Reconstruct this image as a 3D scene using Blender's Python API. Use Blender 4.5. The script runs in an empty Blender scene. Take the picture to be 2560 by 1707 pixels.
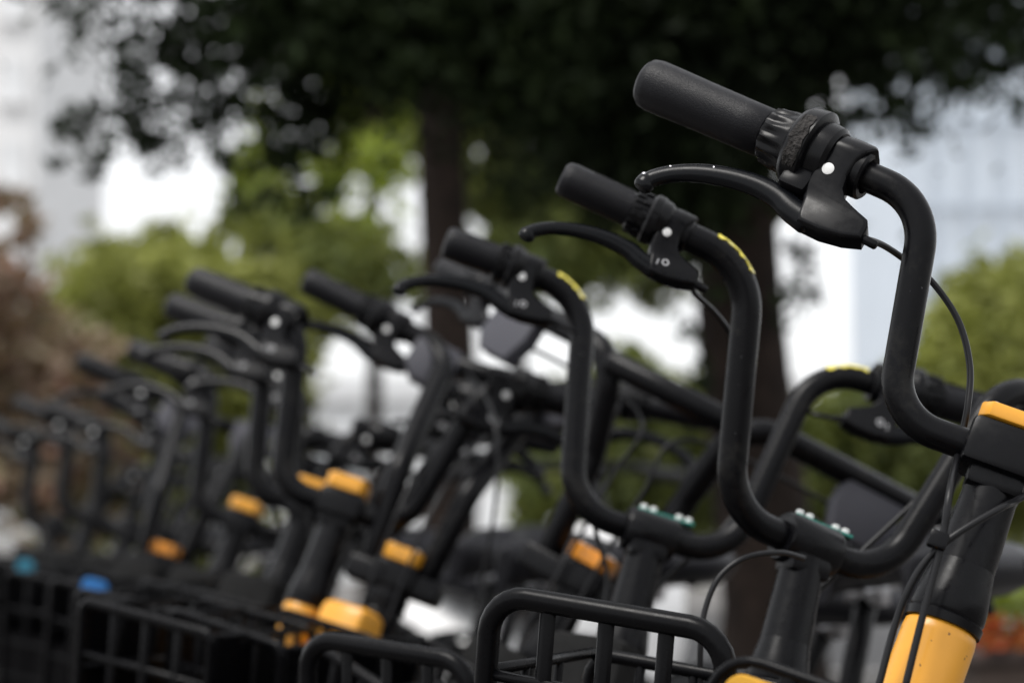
import bpy, bmesh, math, random
import numpy as np
from mathutils import Vector, Matrix

random.seed(7)
rng = np.random.default_rng(11)
sc = bpy.context.scene
COL = sc.collection
R = math.radians

# ------------------------------------------------------------------ camera
CAM_H = 0.84
LENS, SENSOR = 70.0, 36.0
PITCH = R(5.0)
FX = LENS / SENSOR * 2560.0
cam_d = bpy.data.cameras.new("camera")
cam = bpy.data.objects.new("camera", cam_d)
COL.objects.link(cam)
cam.location = (0, 0, CAM_H)
cam.rotation_euler = (math.pi / 2 + PITCH, 0, 0)
cam_d.lens, cam_d.sensor_width = LENS, SENSOR
cam_d.clip_start, cam_d.clip_end = 0.05, 2000
cam_d.dof.use_dof = True
cam_d.dof.focus_distance = 1.42
cam_d.dof.aperture_fstop = 4.0
sc.camera = cam

# ------------------------------------------------------------------ sky and sun (bright overcast)
SUN_EL, SUN_AZ = R(66), R(-125)
world = bpy.data.worlds.new("World")
sc.world = world
world.use_nodes = True
wn = world.node_tree.nodes
wl = world.node_tree.links
bg = wn["Background"]
sky = wn.new("ShaderNodeTexSky")
sky.sky_type = 'NISHITA'
sky.sun_disc = False
sky.sun_elevation = SUN_EL
sky.sun_rotation = SUN_AZ
sky.air_density, sky.dust_density, sky.ozone_density = 1.0, 2.0, 1.0
hs = wn.new("ShaderNodeHueSaturation")
hs.inputs["Saturation"].default_value = 0.22
wl.new(sky.outputs[0], hs.inputs["Color"])
ov = wn.new("ShaderNodeMix")            # even overcast layer over the clear-sky model
ov.data_type = 'RGBA'
ov.inputs[0].default_value = 0.7
ov.inputs[7].default_value = (3.5, 3.5, 3.53, 1)
wl.new(hs.outputs[0], ov.inputs[6])
wl.new(ov.outputs[2], bg.inputs[0])
bg.inputs[1].default_value = 0.15
sun_d = bpy.data.lights.new("sun", 'SUN')
sun_d.energy = 1.5
sun_d.angle = R(25)
sun_d.color = (1.0, 0.97, 0.93)
sun = bpy.data.objects.new("sun", sun_d)
COL.objects.link(sun)
sun_dir = Vector((math.sin(SUN_AZ) * math.cos(SUN_EL), math.cos(SUN_AZ) * math.cos(SUN_EL), math.sin(SUN_EL)))
sun.rotation_euler = sun_dir.to_track_quat('Z', 'Y').to_euler()
sun.location = (0, 0, 20)
vs = sc.view_settings
vs.view_transform, vs.look, vs.exposure, vs.gamma = 'Standard', 'None', 1.1, 1.0
vs.use_curve_mapping = False
sc.cycles.use_denoising = True
sc.cycles.max_bounces = 6
sc.cycles.caustics_reflective = False
sc.cycles.caustics_refractive = False


def px(x, y, d):
    """photo pixel (2560 x 1707) at ground-plane depth d (metres along +Y) -> world point"""
    cx, cy = (x - 1280.0) / FX, (853.5 - y) / FX
    c, s = math.cos(PITCH), math.sin(PITCH)
    dirv = Vector((cx, c - cy * s, s + cy * c))
    return Vector((0, 0, CAM_H)) + dirv * (d / dirv.y)


# ------------------------------------------------------------------ materials
def new_mat(name):
    m = bpy.data.materials.new(name)
    m.use_nodes = True
    nt = m.node_tree
    return m, nt, nt.nodes["Principled BSDF"]


def mat(name, col, rough=0.5, spec=0.5, metal=0.0, var=0.0, scale=30.0, bump=0.0, bscale=400.0, bdist=0.0004,
        specks=None, rvar=0.0, dirt=None, trans=None):
    m, nt, b = new_mat(name)
    N, L = nt.nodes, nt.links
    tc = N.new("ShaderNodeTexCoord")
    b.inputs["Base Color"].default_value = (*col, 1)
    b.inputs["Roughness"].default_value = rough
    b.inputs["Specular IOR Level"].default_value = spec
    b.inputs["Metallic"].default_value = metal
    colsock = None

    def noise(sc_, detail=4, rough_=0.6):
        n = N.new("ShaderNodeTexNoise")
        n.inputs["Scale"].default_value = sc_
        n.inputs["Detail"].default_value = detail
        n.inputs["Roughness"].default_value = rough_
        L.new(tc.outputs["Object"], n.inputs["Vector"])
        return n

    def mixc(fac_sock, a, bcol):
        mx = N.new("ShaderNodeMix")
        mx.data_type = 'RGBA'
        L.new(fac_sock, mx.inputs[0])
        if isinstance(a, tuple):
            mx.inputs[6].default_value = (*a, 1)
        else:
            L.new(a, mx.inputs[6])
        mx.inputs[7].default_value = (*bcol, 1)
        return mx.outputs[2]

    def ramp(sock, lo, hi):
        r = N.new("ShaderNodeMapRange")
        r.inputs["From Min"].default_value = lo
        r.inputs["From Max"].default_value = hi
        L.new(sock, r.inputs["Value"])
        return r.outputs[0]

    if var:
        n = noise(scale)
        colsock = mixc(ramp(n.outputs[0], 0.35, 0.65), tuple(c * (1 - var) for c in col), tuple(min(1, c * (1 + var)) for c in col))
    if dirt:
        n = noise(dirt[1], 8, 0.75)
        colsock = mixc(ramp(n.outputs[0], dirt[2], dirt[2] + 0.12), colsock or col, dirt[0])
    if specks:
        n = noise(specks[1], 2, 0.5)
        colsock = mixc(ramp(n.outputs[0], specks[2], specks[2] + 0.02), colsock or col, specks[0])
    if colsock:
        L.new(colsock, b.inputs["Base Color"])
    if rvar:
        n = noise(scale * 2.3, 6)
        r = N.new("ShaderNodeMapRange")
        r.inputs["From Min"].default_value, r.inputs["From Max"].default_value = 0.3, 0.7
        r.inputs["To Min"].default_value, r.inputs["To Max"].default_value = max(0.05, rough - rvar), min(1, rough + rvar)
        L.new(n.outputs[0], r.inputs["Value"])
        L.new(r.outputs[0], b.inputs["Roughness"])
    if bump:
        n = noise(bscale, 2)
        bp = N.new("ShaderNodeBump")
        bp.inputs["Strength"].default_value = bump
        bp.inputs["Distance"].default_value = bdist
        L.new(n.outputs[0], bp.inputs["Height"])
        L.new(bp.outputs[0], b.inputs["Normal"])
    if trans:
        t = N.new("ShaderNodeBsdfTranslucent")
        t.inputs["Color"].default_value = (*trans, 1)
        ad = N.new("ShaderNodeAddShader")
        L.new(b.outputs[0], ad.inputs[0])
        L.new(t.outputs[0], ad.inputs[1])
        L.new(ad.outputs[0], N["Material Output"].inputs[0])
    return m


def leaf_mat(name, cols, trans, rough=0.55):
    m, nt, b = new_mat(name)
    N, L = nt.nodes, nt.links
    g = N.new("ShaderNodeNewGeometry")
    r = N.new("ShaderNodeValToRGB")
    els = r.color_ramp.elements
    els[0].color = (*cols[0], 1)
    els[1].color = (*cols[-1], 1)
    for i, c in enumerate(cols[1:-1]):
        e = els.new((i + 1) / (len(cols) - 1))
        e.color = (*c, 1)
    L.new(g.outputs["Random Per Island"], r.inputs[0])
    tcn = N.new("ShaderNodeTexCoord")
    nz = N.new("ShaderNodeTexNoise")
    nz.inputs["Scale"].default_value = 1.3
    nz.inputs["Detail"].default_value = 3
    L.new(tcn.outputs["Object"], nz.inputs["Vector"])
    mr = N.new("ShaderNodeMapRange")
    mr.inputs["From Min"].default_value, mr.inputs["From Max"].default_value = .38, .64
    mr.inputs["To Min"].default_value, mr.inputs["To Max"].default_value = .45, 1.35
    L.new(nz.outputs[0], mr.inputs["Value"])
    vm = N.new("ShaderNodeVectorMath")
    vm.operation = 'SCALE'
    L.new(r.outputs[0], vm.inputs[0])
    L.new(mr.outputs[0], vm.inputs["Scale"])
    L.new(vm.outputs[0], b.inputs["Base Color"])
    b.inputs["Roughness"].default_value = rough
    b.inputs["Specular IOR Level"].default_value = 0.12
    if trans:
        t = N.new("ShaderNodeBsdfTranslucent")
        t.inputs["Color"].default_value = (*trans, 1)
        ad = N.new("ShaderNodeAddShader")
        L.new(b.outputs[0], ad.inputs[0])
        L.new(t.outputs[0], ad.inputs[1])
        L.new(ad.outputs[0], N["Material Output"].inputs[0])
    return m


M = {}
M['bar'] = mat('black_bar_paint', (.0026, .0026, .0034), .30, .13, rvar=.08, scale=40, bump=.05, bscale=900, bdist=.0002,
               specks=((.07, .07, .075), 240, .765), dirt=((.011, .0105, .010), 22, .56))
M['plastic'] = mat('black_plastic', (.003, .003, .0038), .30, .15, rvar=.09, scale=60, dirt=((.030, .029, .028), 150, .66))
M['lever'] = mat('black_lever_paint', (.003, .0034, .0044), .25, .14, rvar=.06, scale=60, specks=((.55, .55, .55), 330, .78))
M['grip'] = mat('black_grip_rubber', (.0035, .0035, .0050), .36, .19, bump=.6, bscale=1300, bdist=.0007, rvar=.05, scale=50,
                dirt=((.032, .030, .028), 60, .66))
M['ring'] = mat('black_ring_plastic', (.0035, .0035, .0042), .27, .15, rvar=.06, scale=60)
M['worn'] = mat('worn_tape_residue', (.020, .018, .017), .8, .3, var=.6, scale=300, bump=1, bscale=420, bdist=.002)
M['cable'] = mat('black_cable_housing', (.006, .006, .007), .35, .25)
M['yellow'] = mat('yellow_paint', (.66, .30, .024), .33, .5, var=.05, scale=14, specks=((.10, .04, .01), 190, .71), rvar=.05)
M['yplate'] = mat('yellow_plate_print', (.56, .29, .024), .5, .4, var=.06, scale=25, bump=.25, bscale=1500, bdist=.0003)
M['orange'] = mat('orange_reflector_plastic', (.66, .24, .014), .3, .5, var=.12, scale=60)
M['white'] = mat('white_cap', (.66, .66, .65), .35, .5, var=.03, scale=300)
M['silver'] = mat('silver_screw', (.62, .62, .62), .3, .5, metal=1)
M['pcb'] = mat('green_circuit_board', (.015, .22, .17), .35, .5, var=.35, scale=160)
M['logo'] = mat('grey_printed_mark', (.34, .34, .35), .6, .3)
M['stick'] = mat('yellow_sticker_remains', (.72, .62, .08), .55, .4, dirt=((.66, .64, .50), 110, .52), specks=((.05, .04, .02), 150, .66))
M['gusset'] = mat('dark_grey_panel', (.060, .060, .070), .5, .12, rvar=.06, scale=30, bump=.2, bscale=1400, bdist=.0002)
M['tyre'] = mat('tyre_rubber', (.009, .009, .009), .85, .12, var=.2, scale=60)
M['rim'] = mat('dark_cast_rim', (.03, .03, .033), .4, .5)
M['saddle'] = mat('saddle_vinyl', (.012, .012, .015), .42, .2, bump=.2, bscale=900, bdist=.0003)
M['basket'] = mat('black_basket_plastic', (.0028, .0028, .0034), .29, .10, rvar=.08, scale=50, dirt=((.035, .034, .033), 120, .66))
M['blue'] = mat('blue_print', (.007, .10, .30), .45, .4, var=.1, scale=40)
M['teal'] = mat('teal_print', (.012, .13, .20), .45, .4, var=.1, scale=40)
M['steel'] = mat('brushed_steel', (.42, .42, .44), .35, .5, metal=1)
M['bark'] = mat('bark', (.017, .0115, .009), .95, .2, var=.45, scale=9, bump=1, bscale=30, bdist=.02)
M['twig'] = mat('twig_bark', (.045, .034, .026), .95, .2, var=.3, scale=12)


# ------------------------------------------------------------------ mesh helpers
class MB:
    def __init__(s):
        s.v, s.f = [], []

    def add(s, verts, faces, M4=None):
        o = len(s.v)
        for p in verts:
            p = Vector(p)
            s.v.append(tuple(M4 @ p) if M4 else tuple(p))
        s.f += [tuple(i + o for i in f) for f in faces]
        return s

    def tube(s, pts, rad, seg=14, cap=True, flat=None, rnd=True):
        pts = [Vector(p) for p in pts]
        n = len(pts)
        rads = [rad] * n if isinstance(rad, (int, float)) else list(rad)
        if cap and rnd:   # rounded ends
            d0 = (pts[0] - pts[1]).normalized()
            d1 = (pts[-1] - pts[-2]).normalized()
            r0, r1 = rads[0], rads[-1]
            pts = [pts[0] + d0 * r0 * .35] + pts + [pts[-1] + d1 * r1 * .35]
            rads = [r0 * .72] + rads + [r1 * .72]
            n += 2
        tang = []
        for i in range(n):
            a, b = pts[max(0, i - 1)], pts[min(n - 1, i + 1)]
            tang.append((b - a).normalized())
        up = Vector((0, 0, 1)) if abs(tang[0].z) < .9 else Vector((1, 0, 0))
        nrm = (up - tang[0] * up.dot(tang[0])).normalized()
        V, F = [], []
        for i in range(n):
            t = tang[i]
            nrm = (nrm - t * nrm.dot(t))
            nrm = nrm.normalized() if nrm.length > 1e-8 else t.orthogonal().normalized()
            bn = t.cross(nrm)
            fx, fy = (1, 1) if flat is None else flat
            for k in range(seg):
                a = 2 * math.pi * k / seg
                V.append(pts[i] + (nrm * math.cos(a) * fx + bn * math.sin(a) * fy) * rads[i])
        for i in range(n - 1):
            for k in range(seg):
                k2 = (k + 1) % seg
                F.append((i * seg + k, i * seg + k2, (i + 1) * seg + k2, (i + 1) * seg + k))
        if cap:
            F.append(tuple(range(seg))[::-1])
            F.append(tuple((n - 1) * seg + k for k in range(seg)))
        return s.add(V, F)

    def lathe(s, prof, seg=32, M4=None, cap=True, wob=None):
        """profile [(z, r)] round local Z"""
        V, F = [], []
        n = len(prof)
        for i, (z, r) in enumerate(prof):
            for k in range(seg):
                a = 2 * math.pi * k / seg
                rr = r * (1 + (wob(i, a) if wob else 0))
                V.append((rr * math.cos(a), rr * math.sin(a), z))
        for i in range(n - 1):
            for k in range(seg):
                k2 = (k + 1) % seg
                F.append((i * seg + k, i * seg + k2, (i + 1) * seg + k2, (i + 1) * seg + k))
        if cap:
            F.append(tuple(range(seg))[::-1])
            F.append(tuple((n - 1) * seg + k for k in range(seg)))
        return s.add(V, F, M4)

    def box(s, c, size, M4=None, bev=0.0):
        bm = bmesh.new()
        bmesh.ops.create_cube(bm, size=1)
        for v in bm.verts:
            v.co = Vector((v.co.x * size[0] + c[0], v.co.y * size[1] + c[1], v.co.z * size[2] + c[2]))
        if bev:
            bmesh.ops.bevel(bm, geom=bm.edges[:], offset=bev, segments=2, profile=.5, affect='EDGES')
        return s.add_bm(bm, M4)

    def prism(s, outline, z0, z1, bev=0.0, M4=None, seg=2):
        bm = bmesh.new()
        vs_ = [bm.verts.new((x, y, z0)) for x, y in outline]
        f = bm.faces.new(vs_)
        r = bmesh.ops.extrude_face_region(bm, geom=[f])
        top = [e for e in r['geom'] if isinstance(e, bmesh.types.BMVert)]
        for v in top:
            v.co.z = z1
        bmesh.ops.recalc_face_normals(bm, faces=bm.faces[:])
        if bev:
            es = [e for e in bm.edges if abs(e.verts[0].co.z - e.verts[1].co.z) < 1e-9]
            bmesh.ops.bevel(bm, geom=es, offset=bev, segments=seg, profile=.5, affect='EDGES', clamp_overlap=True)
        return s.add_bm(bm, M4)

    def add_bm(s, bm, M4=None):
        bm.verts.index_update()
        s.add([v.co.copy() for v in bm.verts], [[v.index for v in f.verts] for f in bm.faces], M4)
        bm.free()
        return s

    def mesh(s, name, material, smooth=35, mirror_z=False):
        me = bpy.data.meshes.new(name)
        v, f = s.v, s.f
        if mirror_z:
            v = [(a, b, -c) for a, b, c in v]
            f = [x[::-1] for x in f]
        me.from_pydata(v, [], f)
        me.materials.append(material)
        if smooth:
            for p in me.polygons:
                p.use_smooth = True
            me.set_sharp_from_angle(angle=R(smooth))
        me.validate()
        return me


def link(name, me, parent=None, mtx=None):
    o = bpy.data.objects.new(name, me)
    COL.objects.link(o)
    if parent:
        o.parent = parent
    if mtx is not None:
        o.matrix_local = mtx
    return o


def empty(name, mtx):
    o = bpy.data.objects.new(name, None)
    o.empty_display_size = .1
    COL.objects.link(o)
    o.matrix_world = mtx
    return o


def tag(o, label, cat, group=None, kind=None):
    if label:
        o["label"] = label
    if cat:
        o["category"] = cat
    if group:
        o["group"] = group
    if kind:
        o["kind"] = kind
    return o


def structure(name, mb, material, smooth=0):
    o = link(name, mb.mesh(name, material, smooth))
    o["kind"] = "structure"
    return o


def fillet(pts, rad, n=8):
    pts = [Vector(p) for p in pts]
    rads = rad if isinstance(rad, (list, tuple)) else [rad] * (len(pts) - 2)
    out = [pts[0]]
    for i in range(1, len(pts) - 1):
        a, b, c = pts[i - 1], pts[i], pts[i + 1]
        d0, d1 = (a - b), (c - b)
        l0, l1 = d0.length, d1.length
        d0.normalize(); d1.normalize()
        ang = d0.angle(d1)
        t = rads[i - 1] / math.tan(ang / 2)
        t = min(t, l0 * (.9 if i == 1 else .48), l1 * (.9 if i == len(pts) - 2 else .48))
        p0, p1 = b + d0 * t, b + d1 * t
        r = t * math.tan(ang / 2)
        cen = b + (d0 + d1).normalized() * (r / math.sin(ang / 2))
        u0, u1 = (p0 - cen), (p1 - cen)
        for k in range(n + 1):
            aa = u0.angle(u1)
            if aa < 1e-4:
                out.append(p0.lerp(p1, k / n))
                continue
            f0, f1 = math.sin((1 - k / n) * aa) / math.sin(aa), math.sin(k / n * aa) / math.sin(aa)
            out.append(cen + u0 * f0 + u1 * f1)
    out.append(pts[-1])
    return out


def spline(pts, n=8):
    pts = [Vector(p) for p in pts]
    P = [pts[0] * 2 - pts[1]] + pts + [pts[-1] * 2 - pts[-2]]
    out = []
    for i in range(1, len(P) - 2):
        p0, p1, p2, p3 = P[i - 1:i + 3]
        for k in range(n):
            t = k / n
            out.append(.5 * ((2 * p1) + (p2 - p0) * t + (2 * p0 - 5 * p1 + 4 * p2 - p3) * t * t + (3 * p1 - p0 - 3 * p2 + p3) * t ** 3))
    out.append(pts[-1])
    return out


def cols(a, b, c, t=(0, 0, 0)):
    return Matrix(((a[0], b[0], c[0], t[0]), (a[1], b[1], c[1], t[1]), (a[2], b[2], c[2], t[2]), (0, 0, 0, 1)))


# ================================================================== setting
def ground():
    mb = MB()
    S = 400
    mb.add([(-S, -S, 0), (S, -S, 0), (S, S, 0), (-S, S, 0)], [(0, 1, 2, 3)])
    m = mat('paving', (.13, .125, .12), .85, .3, var=.25, scale=.9, dirt=((.11, .105, .10), 4, .5))
    structure('ground', mb, m)
    mb = MB()   # carriageway beyond the planting
    mb.add([(-200, 9.3, .004), (200, 9.3, .004), (200, 16, .004), (-200, 16, .004)], [(0, 1, 2, 3)])
    structure('road', mb, mat('asphalt', (.06, .06, .062), .9, .3, var=.2, scale=3))
    mb = MB()
    mb.box((0, 9.22, .06), (400, .15, .13))
    structure('kerb', mb, mat('kerb_stone', (.34, .33, .32), .8, .3, var=.15, scale=3))


ground()


# ------------------------------------------------------------------ vegetation
def leaf_mesh(name, pos, size, material, flat=0.0, asp=.5):
    """one bent leaf (2 quads) at each position; numpy"""
    n = len(pos)
    a = rng.normal(size=(n, 3))
    a[:, 2] *= (1 - flat)
    a /= np.linalg.norm(a, axis=1)[:, None] + 1e-9
    b = rng.normal(size=(n, 3))
    b -= a * (a * b).sum(1)[:, None]
    b /= np.linalg.norm(b, axis=1)[:, None] + 1e-9
    c = np.cross(a, b)
    L = size * (.6 + .8 * rng.random(n))[:, None]
    W = L * asp
    tip = pos + a * L * .5 - c * L * .08
    base = pos - a * L * .5 - c * L * .05
    mid0, mid1 = pos + b * W * .5 + c * L * .06, pos - b * W * .5 + c * L * .06
    V = np.stack([base, mid0, tip, mid1], 1).reshape(-1, 3)
    me = bpy.data.meshes.new(name)
    me.vertices.add(n * 4)
    me.vertices.foreach_set('co', V.astype(np.float32).ravel())
    idx = np.arange(n) * 4
    F = np.stack([idx, idx + 1, idx + 2, idx, idx + 2, idx + 3], 1).reshape(-1)
    me.loops.add(n * 6)
    me.loops.foreach_set('vertex_index', F.astype(np.int32))
    me.polygons.add(n * 2)
    me.polygons.foreach_set('loop_start', (np.arange(n * 2) * 3).astype(np.int32))
    me.polygons.foreach_set('loop_total', np.full(n * 2, 3, np.int32))
    me.update(calc_edges=True)
    me.materials.append(material)
    return me


def blob(c, r, n, shell=.35):
    """n random points in an ellipsoid, clumped"""
    k = max(3, int(n / 9))
    d = rng.normal(size=(k, 3))
    d /= np.linalg.norm(d, axis=1)[:, None]
    cc = d * (rng.random((k, 1)) ** (1 / 3))
    i = rng.integers(0, k, n)
    p = cc[i] + rng.normal(size=(n, 3)) * .27
    return np.array(c) + p * np.array(r)


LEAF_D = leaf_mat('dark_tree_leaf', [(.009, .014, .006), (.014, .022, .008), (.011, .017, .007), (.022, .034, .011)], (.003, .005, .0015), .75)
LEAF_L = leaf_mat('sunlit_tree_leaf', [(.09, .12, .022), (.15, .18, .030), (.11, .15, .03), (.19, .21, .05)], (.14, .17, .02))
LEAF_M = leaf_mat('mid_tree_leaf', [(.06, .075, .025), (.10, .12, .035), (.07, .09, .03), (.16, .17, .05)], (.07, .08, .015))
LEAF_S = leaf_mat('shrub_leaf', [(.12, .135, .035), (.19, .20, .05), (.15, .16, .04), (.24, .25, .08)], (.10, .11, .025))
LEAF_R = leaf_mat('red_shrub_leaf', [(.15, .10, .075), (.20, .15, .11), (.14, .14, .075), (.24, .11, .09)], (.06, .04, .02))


def tree(name, label, base, trunk_r, trunk_top, clusters, leaf, size, branches=(), lean=(0, 0), group='trees behind the bicycles'):
    root = empty(name, Matrix.Translation(base))
    inv = Matrix.Translation(-Vector(base))
    b = Vector(base)
    top = Vector((b.x + lean[0], b.y + lean[1], trunk_top))
    n = 14
    pts, rad = [], []
    for i in range(n + 1):
        t = i / n
        p = b.lerp(top, t)
        p += Vector((math.sin(t * 7 + b.x) * .02, math.sin(t * 5 + b.y) * .02, 0)) * (trunk_r / .1)
        if i == 0:
            p.z -= .05
        pts.append(inv @ p)
        rad.append(trunk_r * (1 + .35 * max(0, 1 - t * 7)) * (1 - .32 * t))
    mb = MB().tube(pts, rad, 14)
    link('trunk', mb.mesh('trunk', M['bark'], 60), root)
    for (t, end) in branches:
        s = b.lerp(top, t)
        e = Vector(end)
        mid = s.lerp(e, .5) + Vector((0, 0, .12 * (e - s).length))
        q = [inv @ p for p in spline([s, mid, e], 6)]
        link('branch', MB().tube(q, [trunk_r * .42 * (1 - .8 * i / (len(q) - 1)) for i in range(len(q))], 8).mesh('branch', M['twig'], 60), root)
    P = np.concatenate([blob(c, r, k) for c, r, k in clusters]) - np.array(base)
    link('crown', leaf_mesh('crown', P, size, leaf), root)
    tag(root, label, 'tree', group)
    return root


def pc(x, y, r, d, n, dz=1.0, depth=None):
    """leaf clump seen at pixel x,y with pixel radius r at depth d"""
    c = px(x, y, d)
    rm = r / FX * d
    return ((c.x, c.y, c.z), (rm, depth or rm * 1.2, rm * dz), int(n))


# near dark tree: the trunk right of centre, its low crown over the top of the view
TD = 6.2
cl = []
for x, y, r, n in [
    # heavy core
    (1480, -60, 330, 5200), (1750, 60, 330, 5600), (1650, 300, 250, 4200), (1850, 330, 170, 1900), (1500, 200, 190, 2000),
    (1250, -40, 260, 3200), (1050, 20, 200, 2200), (900, -40, 220, 2000), (1780, 480, 150, 1500), (1560, 420, 130, 1000), (1900, 120, 150, 1700),
    (1700, -300, 600, 4200), (1100, -320, 500, 3000), (2200, -280, 500, 2600), (500, -280, 420, 1500),
    # left arm
    (830, 150, 130, 900), (760, 300, 110, 760), (770, 430, 85, 620), (880, 250, 80, 360), (700, 190, 120, 520), (640, 330, 100, 420),
    (560, 180, 130, 420), (520, 290, 100, 360), (430, 210, 110, 260), (420, 330, 80, 230), (330, 270, 90, 230), (240, 320, 85, 240), (170, 320, 55, 110),
    (350, 390, 55, 90), (250, 400, 55, 60), (150, 450, 40, 22), (470, 390, 60, 100), (560, 380, 60, 120), (380, 440, 40, 26),
    (480, 60, 120, 300), (620, 60, 130, 420), (330, 120, 110, 90), (210, 60, 70, 36), (110, 30, 50, 16), (740, 50, 130, 600),
    (800, 520, 55, 130), (640, 480, 70, 60),
    # right arm
    (2080, 60, 150, 900), (2230, 120, 140, 620), (2100, 200, 110, 300), (2230, 270, 90, 280), (2290, 330, 50, 90), (2380, 60, 150, 700), (2420, 180, 90, 260),
    (2540, 60, 130, 480), (2540, 180, 90, 260), (2060, 320, 80, 120), (2040, 430, 60, 70), (2280, 390, 30, 30),
    (2030, 690, 55, 80), (2000, 610, 50, 50), (1960, 760, 60, 70), (1830, 560, 60, 200), (1770, 700, 45, 90), (1760, 920, 60, 110), (1720, 850, 40, 60), (1720, 540, 110, 700), (1660, 480, 110, 700), (1740, 650, 60, 160),
]:
    lai = 9.0 if n > 1500 else 4.6 if n > 700 else 2.3 if n > 200 else 1.3
    cl.append(pc(x, y, r, TD + rng.uniform(-.35, .45), max(4, lai * math.pi * r * r / 680)))
tb = px(1925, 1290, TD)
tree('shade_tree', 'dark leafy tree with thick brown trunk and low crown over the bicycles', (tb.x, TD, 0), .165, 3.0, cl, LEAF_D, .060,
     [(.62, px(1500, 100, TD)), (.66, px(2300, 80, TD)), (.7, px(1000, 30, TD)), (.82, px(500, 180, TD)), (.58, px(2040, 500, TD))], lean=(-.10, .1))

# second trunk, left of centre
D2 = 11.5
b2 = px(1112, 1290, D2)
cl = [pc(1060, -80, 240, D2, 1500), pc(1130, -250, 500, D2, 2600),
      pc(1330, 330, 150, D2, 420), pc(1250, 150, 140, D2, 500), pc(1380, 120, 150, D2, 700)]
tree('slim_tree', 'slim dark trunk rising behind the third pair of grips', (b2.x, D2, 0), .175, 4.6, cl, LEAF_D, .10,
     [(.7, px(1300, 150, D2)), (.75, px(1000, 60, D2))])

# sunlit trees behind
def sunlit(name, label, x, y, d, blobs, leaf, size, tr=.08, top=None):
    b = px(x, 1290, d)
    tree(name, label, (b.x, d, 0), tr, top or px(x, y, d).z, [pc(*q[:3], d + rng.uniform(-.6, .6), q[3]) for q in blobs], leaf, size)


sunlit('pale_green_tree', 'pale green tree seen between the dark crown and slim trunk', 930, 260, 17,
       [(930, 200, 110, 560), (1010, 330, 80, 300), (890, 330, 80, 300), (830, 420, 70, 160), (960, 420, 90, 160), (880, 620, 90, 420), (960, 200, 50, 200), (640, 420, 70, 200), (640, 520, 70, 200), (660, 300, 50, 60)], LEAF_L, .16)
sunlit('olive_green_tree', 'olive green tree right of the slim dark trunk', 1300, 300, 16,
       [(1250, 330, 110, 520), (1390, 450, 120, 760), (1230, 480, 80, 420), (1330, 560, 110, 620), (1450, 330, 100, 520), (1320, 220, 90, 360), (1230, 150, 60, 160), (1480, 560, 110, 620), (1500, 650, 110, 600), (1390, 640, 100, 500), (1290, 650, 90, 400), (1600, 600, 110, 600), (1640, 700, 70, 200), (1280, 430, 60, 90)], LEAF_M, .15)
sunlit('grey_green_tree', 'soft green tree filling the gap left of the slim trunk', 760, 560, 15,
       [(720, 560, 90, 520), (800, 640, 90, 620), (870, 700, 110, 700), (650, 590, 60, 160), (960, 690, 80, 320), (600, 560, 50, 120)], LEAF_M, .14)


def shrub(name, label, d, blobs, leaf, size, group='shrubs and hedges in the background', cat='shrub'):
    xs = sum(q[0] for q in blobs) / len(blobs)
    b = px(xs, 1290, d)
    root = empty(name, Matrix.Translation((b.x, d, 0)))
    bb = Vector((b.x, d, 0))
    P = np.concatenate([blob(*pc(*q[:3], d + rng.uniform(-.3, .3), q[3])) for q in blobs])
    P = P[P[:, 2] > .02]
    P -= np.array(bb)
    link('foliage', leaf_mesh('foliage', P, size, leaf), root)
    mb = MB()
    for k in range(1):
        mb.tube([(0, 0, -.03), (.02, 0, .3), (.05, .03, .6)], [.03, .025, .015], 8)
    link('stem', mb.mesh('stem', M['twig'], 60), root)
    tag(root, label, cat, group)


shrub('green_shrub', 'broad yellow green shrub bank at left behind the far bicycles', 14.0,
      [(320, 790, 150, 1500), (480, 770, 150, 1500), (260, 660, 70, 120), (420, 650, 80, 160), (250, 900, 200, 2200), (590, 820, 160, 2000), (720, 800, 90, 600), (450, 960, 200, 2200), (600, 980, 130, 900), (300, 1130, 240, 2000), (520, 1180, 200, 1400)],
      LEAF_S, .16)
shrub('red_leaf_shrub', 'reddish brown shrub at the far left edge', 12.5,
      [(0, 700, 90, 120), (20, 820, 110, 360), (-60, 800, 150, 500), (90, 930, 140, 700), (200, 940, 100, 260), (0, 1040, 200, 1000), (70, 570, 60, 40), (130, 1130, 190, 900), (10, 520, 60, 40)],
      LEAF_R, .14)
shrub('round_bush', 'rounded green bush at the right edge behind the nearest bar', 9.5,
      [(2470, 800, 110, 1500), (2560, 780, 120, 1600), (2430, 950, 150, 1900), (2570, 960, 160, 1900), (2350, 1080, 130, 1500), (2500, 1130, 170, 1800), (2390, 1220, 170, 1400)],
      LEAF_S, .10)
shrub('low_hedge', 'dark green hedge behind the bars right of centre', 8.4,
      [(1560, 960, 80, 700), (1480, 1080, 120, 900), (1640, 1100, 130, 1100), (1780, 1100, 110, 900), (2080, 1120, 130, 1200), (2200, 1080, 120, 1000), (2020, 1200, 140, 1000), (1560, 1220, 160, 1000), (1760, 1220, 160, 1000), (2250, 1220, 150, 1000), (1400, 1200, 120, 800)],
      LEAF_M, .09, cat='hedge')


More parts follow.
